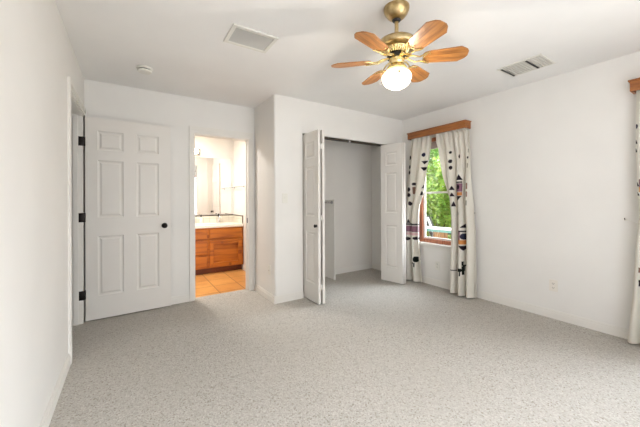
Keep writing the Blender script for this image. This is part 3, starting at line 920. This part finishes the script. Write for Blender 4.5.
# faucet
fc = empty('faucet', (1.36, 5.48, 0.796))
fc.location = (1.36, 5.48, 0.796)
tag(fc, 'dark bathroom faucet at the back of the white countertop', 'faucet')
MB().lathe([(0, 0), (0.026, 0), (0.026, 0.012), (0.014, 0.018), (0.013, 0.10), (0, 0.10)], (0, 0, 0), 20).build('body', M['chrome'], fc, 40)
MB().tube([(0, 0, 0.09), (0, -0.03, 0.125), (0, -0.08, 0.125), (0, -0.105, 0.10), (0, -0.11, 0.085)], 0.010, 12).build('spout', M['chrome'], fc, 40)
MB().lathe([(0, 0.10), (0.012, 0.10), (0.016, 0.125), (0.018, 0.150), (0.012, 0.160), (0, 0.162)], (0, 0, 0), 18).build('handle', M['black'], fc, 40)
# dispenser
sdp = empty('soap_dispenser', (1.06, 5.48, 0.796))
tag(sdp, 'small pale soap dispenser with dark pump, left of the faucet', 'soap dispenser')
MB().lathe([(0, 0), (0.028, 0), (0.030, 0.006), (0.030, 0.085), (0.016, 0.100), (0.012, 0.108), (0, 0.108)], (0, 0, 0), 24).build('bottle', M['counter'], sdp, 40)
MB().lathe([(0, 0.108), (0.013, 0.108), (0.013, 0.122), (0.005, 0.124), (0.005, 0.142), (0.012, 0.143), (0.012, 0.152), (0, 0.152)], (0, 0, 0), 16).tube([(0, 0, 0.148), (0, -0.035, 0.146)], 0.004).build('pump', M['black'], sdp, 40)
# tile backsplash, with a dark edge
bsp = struct('trim_6', MB().box(BX0, BX1, BY1 - 0.010, BY1, 0.796, 0.918).box(BX1 - 0.010, BX1, 5.03, BY1 - 0.010, 0.796, 0.918), M['splash'])
MB().box(BX0, BX1, BY1 - 0.013, BY1, 0.918, 0.936).box(BX1 - 0.013, BX1, 5.012, BY1 - 0.013, 0.918, 0.936).box(BX1 - 0.013, BX1, 5.012, 5.030, 0.796, 0.918).build('edge_tile', M['splash_edge'], bsp)
# mirror
mr = tag(MB().box(0.12, 1.615, BY1 - 0.006, BY1 - 0.0005, 0.945, 1.975, 0.0015).build('wall_mirror', M['mirror']),
         'large frameless mirror on the wall above the bathroom countertop', 'mirror')
# vanity light
vl = empty('vanity_light', (0.62, BY1, 2.06))
tag(vl, 'lit vanity light bar above the bathroom mirror', 'wall lamp')
MB().box(-0.44, 0.44, -0.03, 0, -0.055, 0.055, 0.006).build('bar', M['chrome'], vl)
for k in range(5):
    x = -0.36 + 0.18 * k
    sc_ = MB().lathe([(0, -0.05), (0.022, -0.05), (0.026, -0.03), (0, -0.03)], (x, 0, 0), 20, axis='y').build('socket', M['chrome'], vl, 40)
    pr = [(0.048 * math.sin(PI * q / 14), -0.048 * math.cos(PI * q / 14)) for q in range(15)]
    MB().lathe(pr, (x, -0.092, 0), 24).build('bulb', M['bath_globe'], vl, 60)
# ceiling fixture and light added out of sight to brighten the bathroom
bc = empty('bathroom_added_fixture', (0.55, 4.6, H))
tag(bc, 'unseen round ceiling fixture added to brighten the bathroom', 'ceiling lamp')
MB().lathe([(0, 0), (0.16, 0), (0.16, -0.03), (0, -0.03)], (0, 0, 0), 32).build('base', M['plastic'], bc, 40)
lamp('bathroom_fill_light', 'AREA', (0.55, 4.6, H - 0.04), (0, 0, -1), 31, (1.0, 0.955, 0.90), shape='DISK', size=0.30)
# towel bar on the right wall
tb = empty('towel_bar', (BX1, 5.22, 1.44))
tag(tb, 'slim chrome towel bar on the bathroom wall right of the mirror', 'towel bar')
MB().tube([(-0.055, -0.29, 0), (-0.055, 0.29, 0)], 0.007, 12).build('bar', M['chrome'], tb, 40)
for y in (-0.27, 0.27):
    MB().lathe([(0, 0), (0.022, 0), (0.022, -0.006), (0.009, -0.012), (0.009, -0.055), (0, -0.062)], (0, y, 0), 18, axis='x').build('post', M['chrome'], tb, 40)

# ------------------------------------------------------------------ garden outside window 1
tag(MB().box(3.75, 20, -9, 18, -0.30, -0.18).build('garden_ground', M['soil']), 'dry ground of the garden outside', 'ground', kind='structure')
def shrub(loc, rx, ry, h, n, tint, label, seed):
    rnd = random.Random(seed)
    r = empty('shrub', loc)
    tag(r, label, 'shrub', 'garden shrubs')
    verts, faces, cols = [], [], []
    cl = []
    for k in range(34):
        a = rnd.uniform(0, 2 * PI); q = math.sqrt(rnd.random())
        cl.append((rx * q * math.cos(a) * 0.8, ry * q * math.sin(a) * 0.8, rnd.uniform(0.08, 0.92) * h, rnd.uniform(0.26, 0.46)))
    for k in range(n):
        cx_, cy_, cz_, cr = rnd.choice(cl)
        v = Vector((rnd.gauss(0, 1), rnd.gauss(0, 1), rnd.gauss(0, 1))).normalized() * cr * (0.55 + 0.5 * rnd.random())
        p = Vector((cx_, cy_, cz_)) + v
        d = (v.normalized() + Vector((rnd.uniform(-.8, .8), rnd.uniform(-.8, .8), rnd.uniform(-.9, .5)))).normalized()
        s = d.cross(Vector((rnd.uniform(-1, 1), rnd.uniform(-1, 1), rnd.uniform(-1, 1)))).normalized()
        L = rnd.uniform(0.07, 0.15); W = L * 0.34
        i = len(verts)
        up = d.cross(s) * W * 0.35
        verts += [p, p + d * L * 0.5 + s * W + up, p + d * L, p + d * L * 0.5 - s * W + up]
        faces += [(i, i + 1, i + 2), (i, i + 2, i + 3)]
        g = rnd.uniform(0.65, 1.25)
        yl = rnd.uniform(0.85, 1.2)
        c = (tint[0] * g * yl * 0.95, tint[1] * g * 0.95, tint[2] * g * 0.95, 1)
        cols += [c] * 4
    me = bpy.data.meshes.new('foliage')
    me.from_pydata([tuple(v) for v in verts], [], faces)
    at = me.color_attributes.new('tint', 'FLOAT_COLOR', 'POINT')
    at.data.foreach_set('color', [k for c in cols for k in c])
    me.materials.append(M['leaf'])
    o = bpy.data.objects.new('foliage', me)
    C.objects.link(o)
    o.parent = r
    b = MB()
    for k in range(7):
        c = cl[k * 3]
        b.tube([(rnd.uniform(-.12, .12), rnd.uniform(-.12, .12), 0), (c[0] * 0.5, c[1] * 0.5, c[2] * 0.5), (c[0], c[1], c[2])], [0.022, 0.015, 0.006], 7)
    b.build('stem', M['bark'], r, 60)
GZ = -0.18
shrub((7.1, 5.05, GZ), 0.8, 0.8, 2.5, 6500, (0.36, 0.52, 0.10), 'bright yellow green shrub directly behind the garden bench', 1)
shrub((9.3, 6.5, GZ), 1.2, 1.2, 4.6, 9000, (0.30, 0.50, 0.12), 'tallest light green shrub, rising behind the bright yellow green one', 2)
shrub((7.2, 3.0, GZ), 0.8, 0.8, 2.3, 5200, (0.26, 0.40, 0.12), 'grey green shrub behind the right end of the garden bench', 3)
shrub((9.5, 3.9, GZ), 1.1, 1.1, 4.2, 7000, (0.24, 0.44, 0.10), 'tall darker green shrub at the back of the garden, behind the grey green one', 4)
shrub((6.7, 7.4, GZ), 0.8, 0.8, 2.4, 5000, (0.28, 0.46, 0.12), 'mid green shrub at the far left of the garden, past the bench', 5)
shrub((9.8, 9.2, GZ), 1.2, 1.2, 4.2, 5000, (0.24, 0.40, 0.12), 'tall dull green shrub in the far left back corner of the garden', 6)
# garden bench with a pale top
gb = empty('garden_bench', (5.25, 3.75, GZ))
tag(gb, 'low garden bench with pale top, teal apron and brown planks outside the window', 'bench')
MB().box(-0.15, 0.15, -0.85, 0.85, 0.785, 0.81, 0.006).build('top', M['garden_white'], gb)
MB().box(-0.13, 0.13, -0.80, 0.80, 0.735, 0.785, 0.004).build('apron', M['garden_teal'], gb)
for x in (-0.09, 0.09):
    for y in (-0.74, 0.74):
        MB().box(x - 0.04, x + 0.04, y - 0.04, y + 0.04, 0, 0.735, 0.006).build('leg', M['garden_white'], gb)
b = MB()
for k in range(5):
    b.box(-0.125, -0.105, -0.34 + k * 0.064, -0.34 + k * 0.064 + 0.058, 0.40, 0.735, 0.003)
b.build('plank_panel', M['garden_brown'], gb)
MB().box(-0.12, 0.12, -0.72, 0.72, 0.37, 0.40, 0.004).build('lower_shelf', M['garden_brown'], gb)
# garden chair behind the bench
gc = empty('garden_chair', (6.17, 4.12, GZ), math.radians(22))
tag(gc, 'dark garden chair with a pale cushion behind the bench', 'chair')
for s in (-0.25, 0.25):
    MB().tube([(s, -0.25, 0.0), (s, -0.20, 0.42), (s, 0.22, 0.40), (s, 0.46, 0.98)], 0.016, 10).build('side_frame', M['garden_dark'], gc, 40)
    MB().tube([(s, 0.30, 0.0), (s, 0.20, 0.40)], 0.016, 10).build('leg', M['garden_dark'], gc, 40)
    MB().box(s - 0.03, s + 0.03, -0.22, 0.30, 0.60, 0.63, 0.005).build('armrest', M['garden_dark'], gc)
b = MB().prism([(-0.20, 0.42), (0.22, 0.40), (0.22, 0.415), (-0.20, 0.435)], -0.235, 0.235, mtx=Matrix(((0, 0, 1, 0), (1, 0, 0, 0), (0, 1, 0, 0), (0, 0, 0, 1))))
b.build('seat', M['garden_dark'], gc)
b = MB().prism([(0.22, 0.40), (0.46, 0.98), (0.448, 0.985), (0.205, 0.41)], -0.235, 0.235, mtx=Matrix(((0, 0, 1, 0), (1, 0, 0, 0), (0, 1, 0, 0), (0, 0, 0, 1))))
b.build('backrest', M['garden_dark'], gc)
MB().prism([(0.21, 0.43), (0.425, 0.95), (0.40, 0.96), (0.185, 0.44)], -0.15, -0.03, mtx=Matrix(((0, 0, 1, 0), (1, 0, 0, 0), (0, 1, 0, 0), (0, 0, 0, 1)))).build('cushion', M['garden_white'], gc)
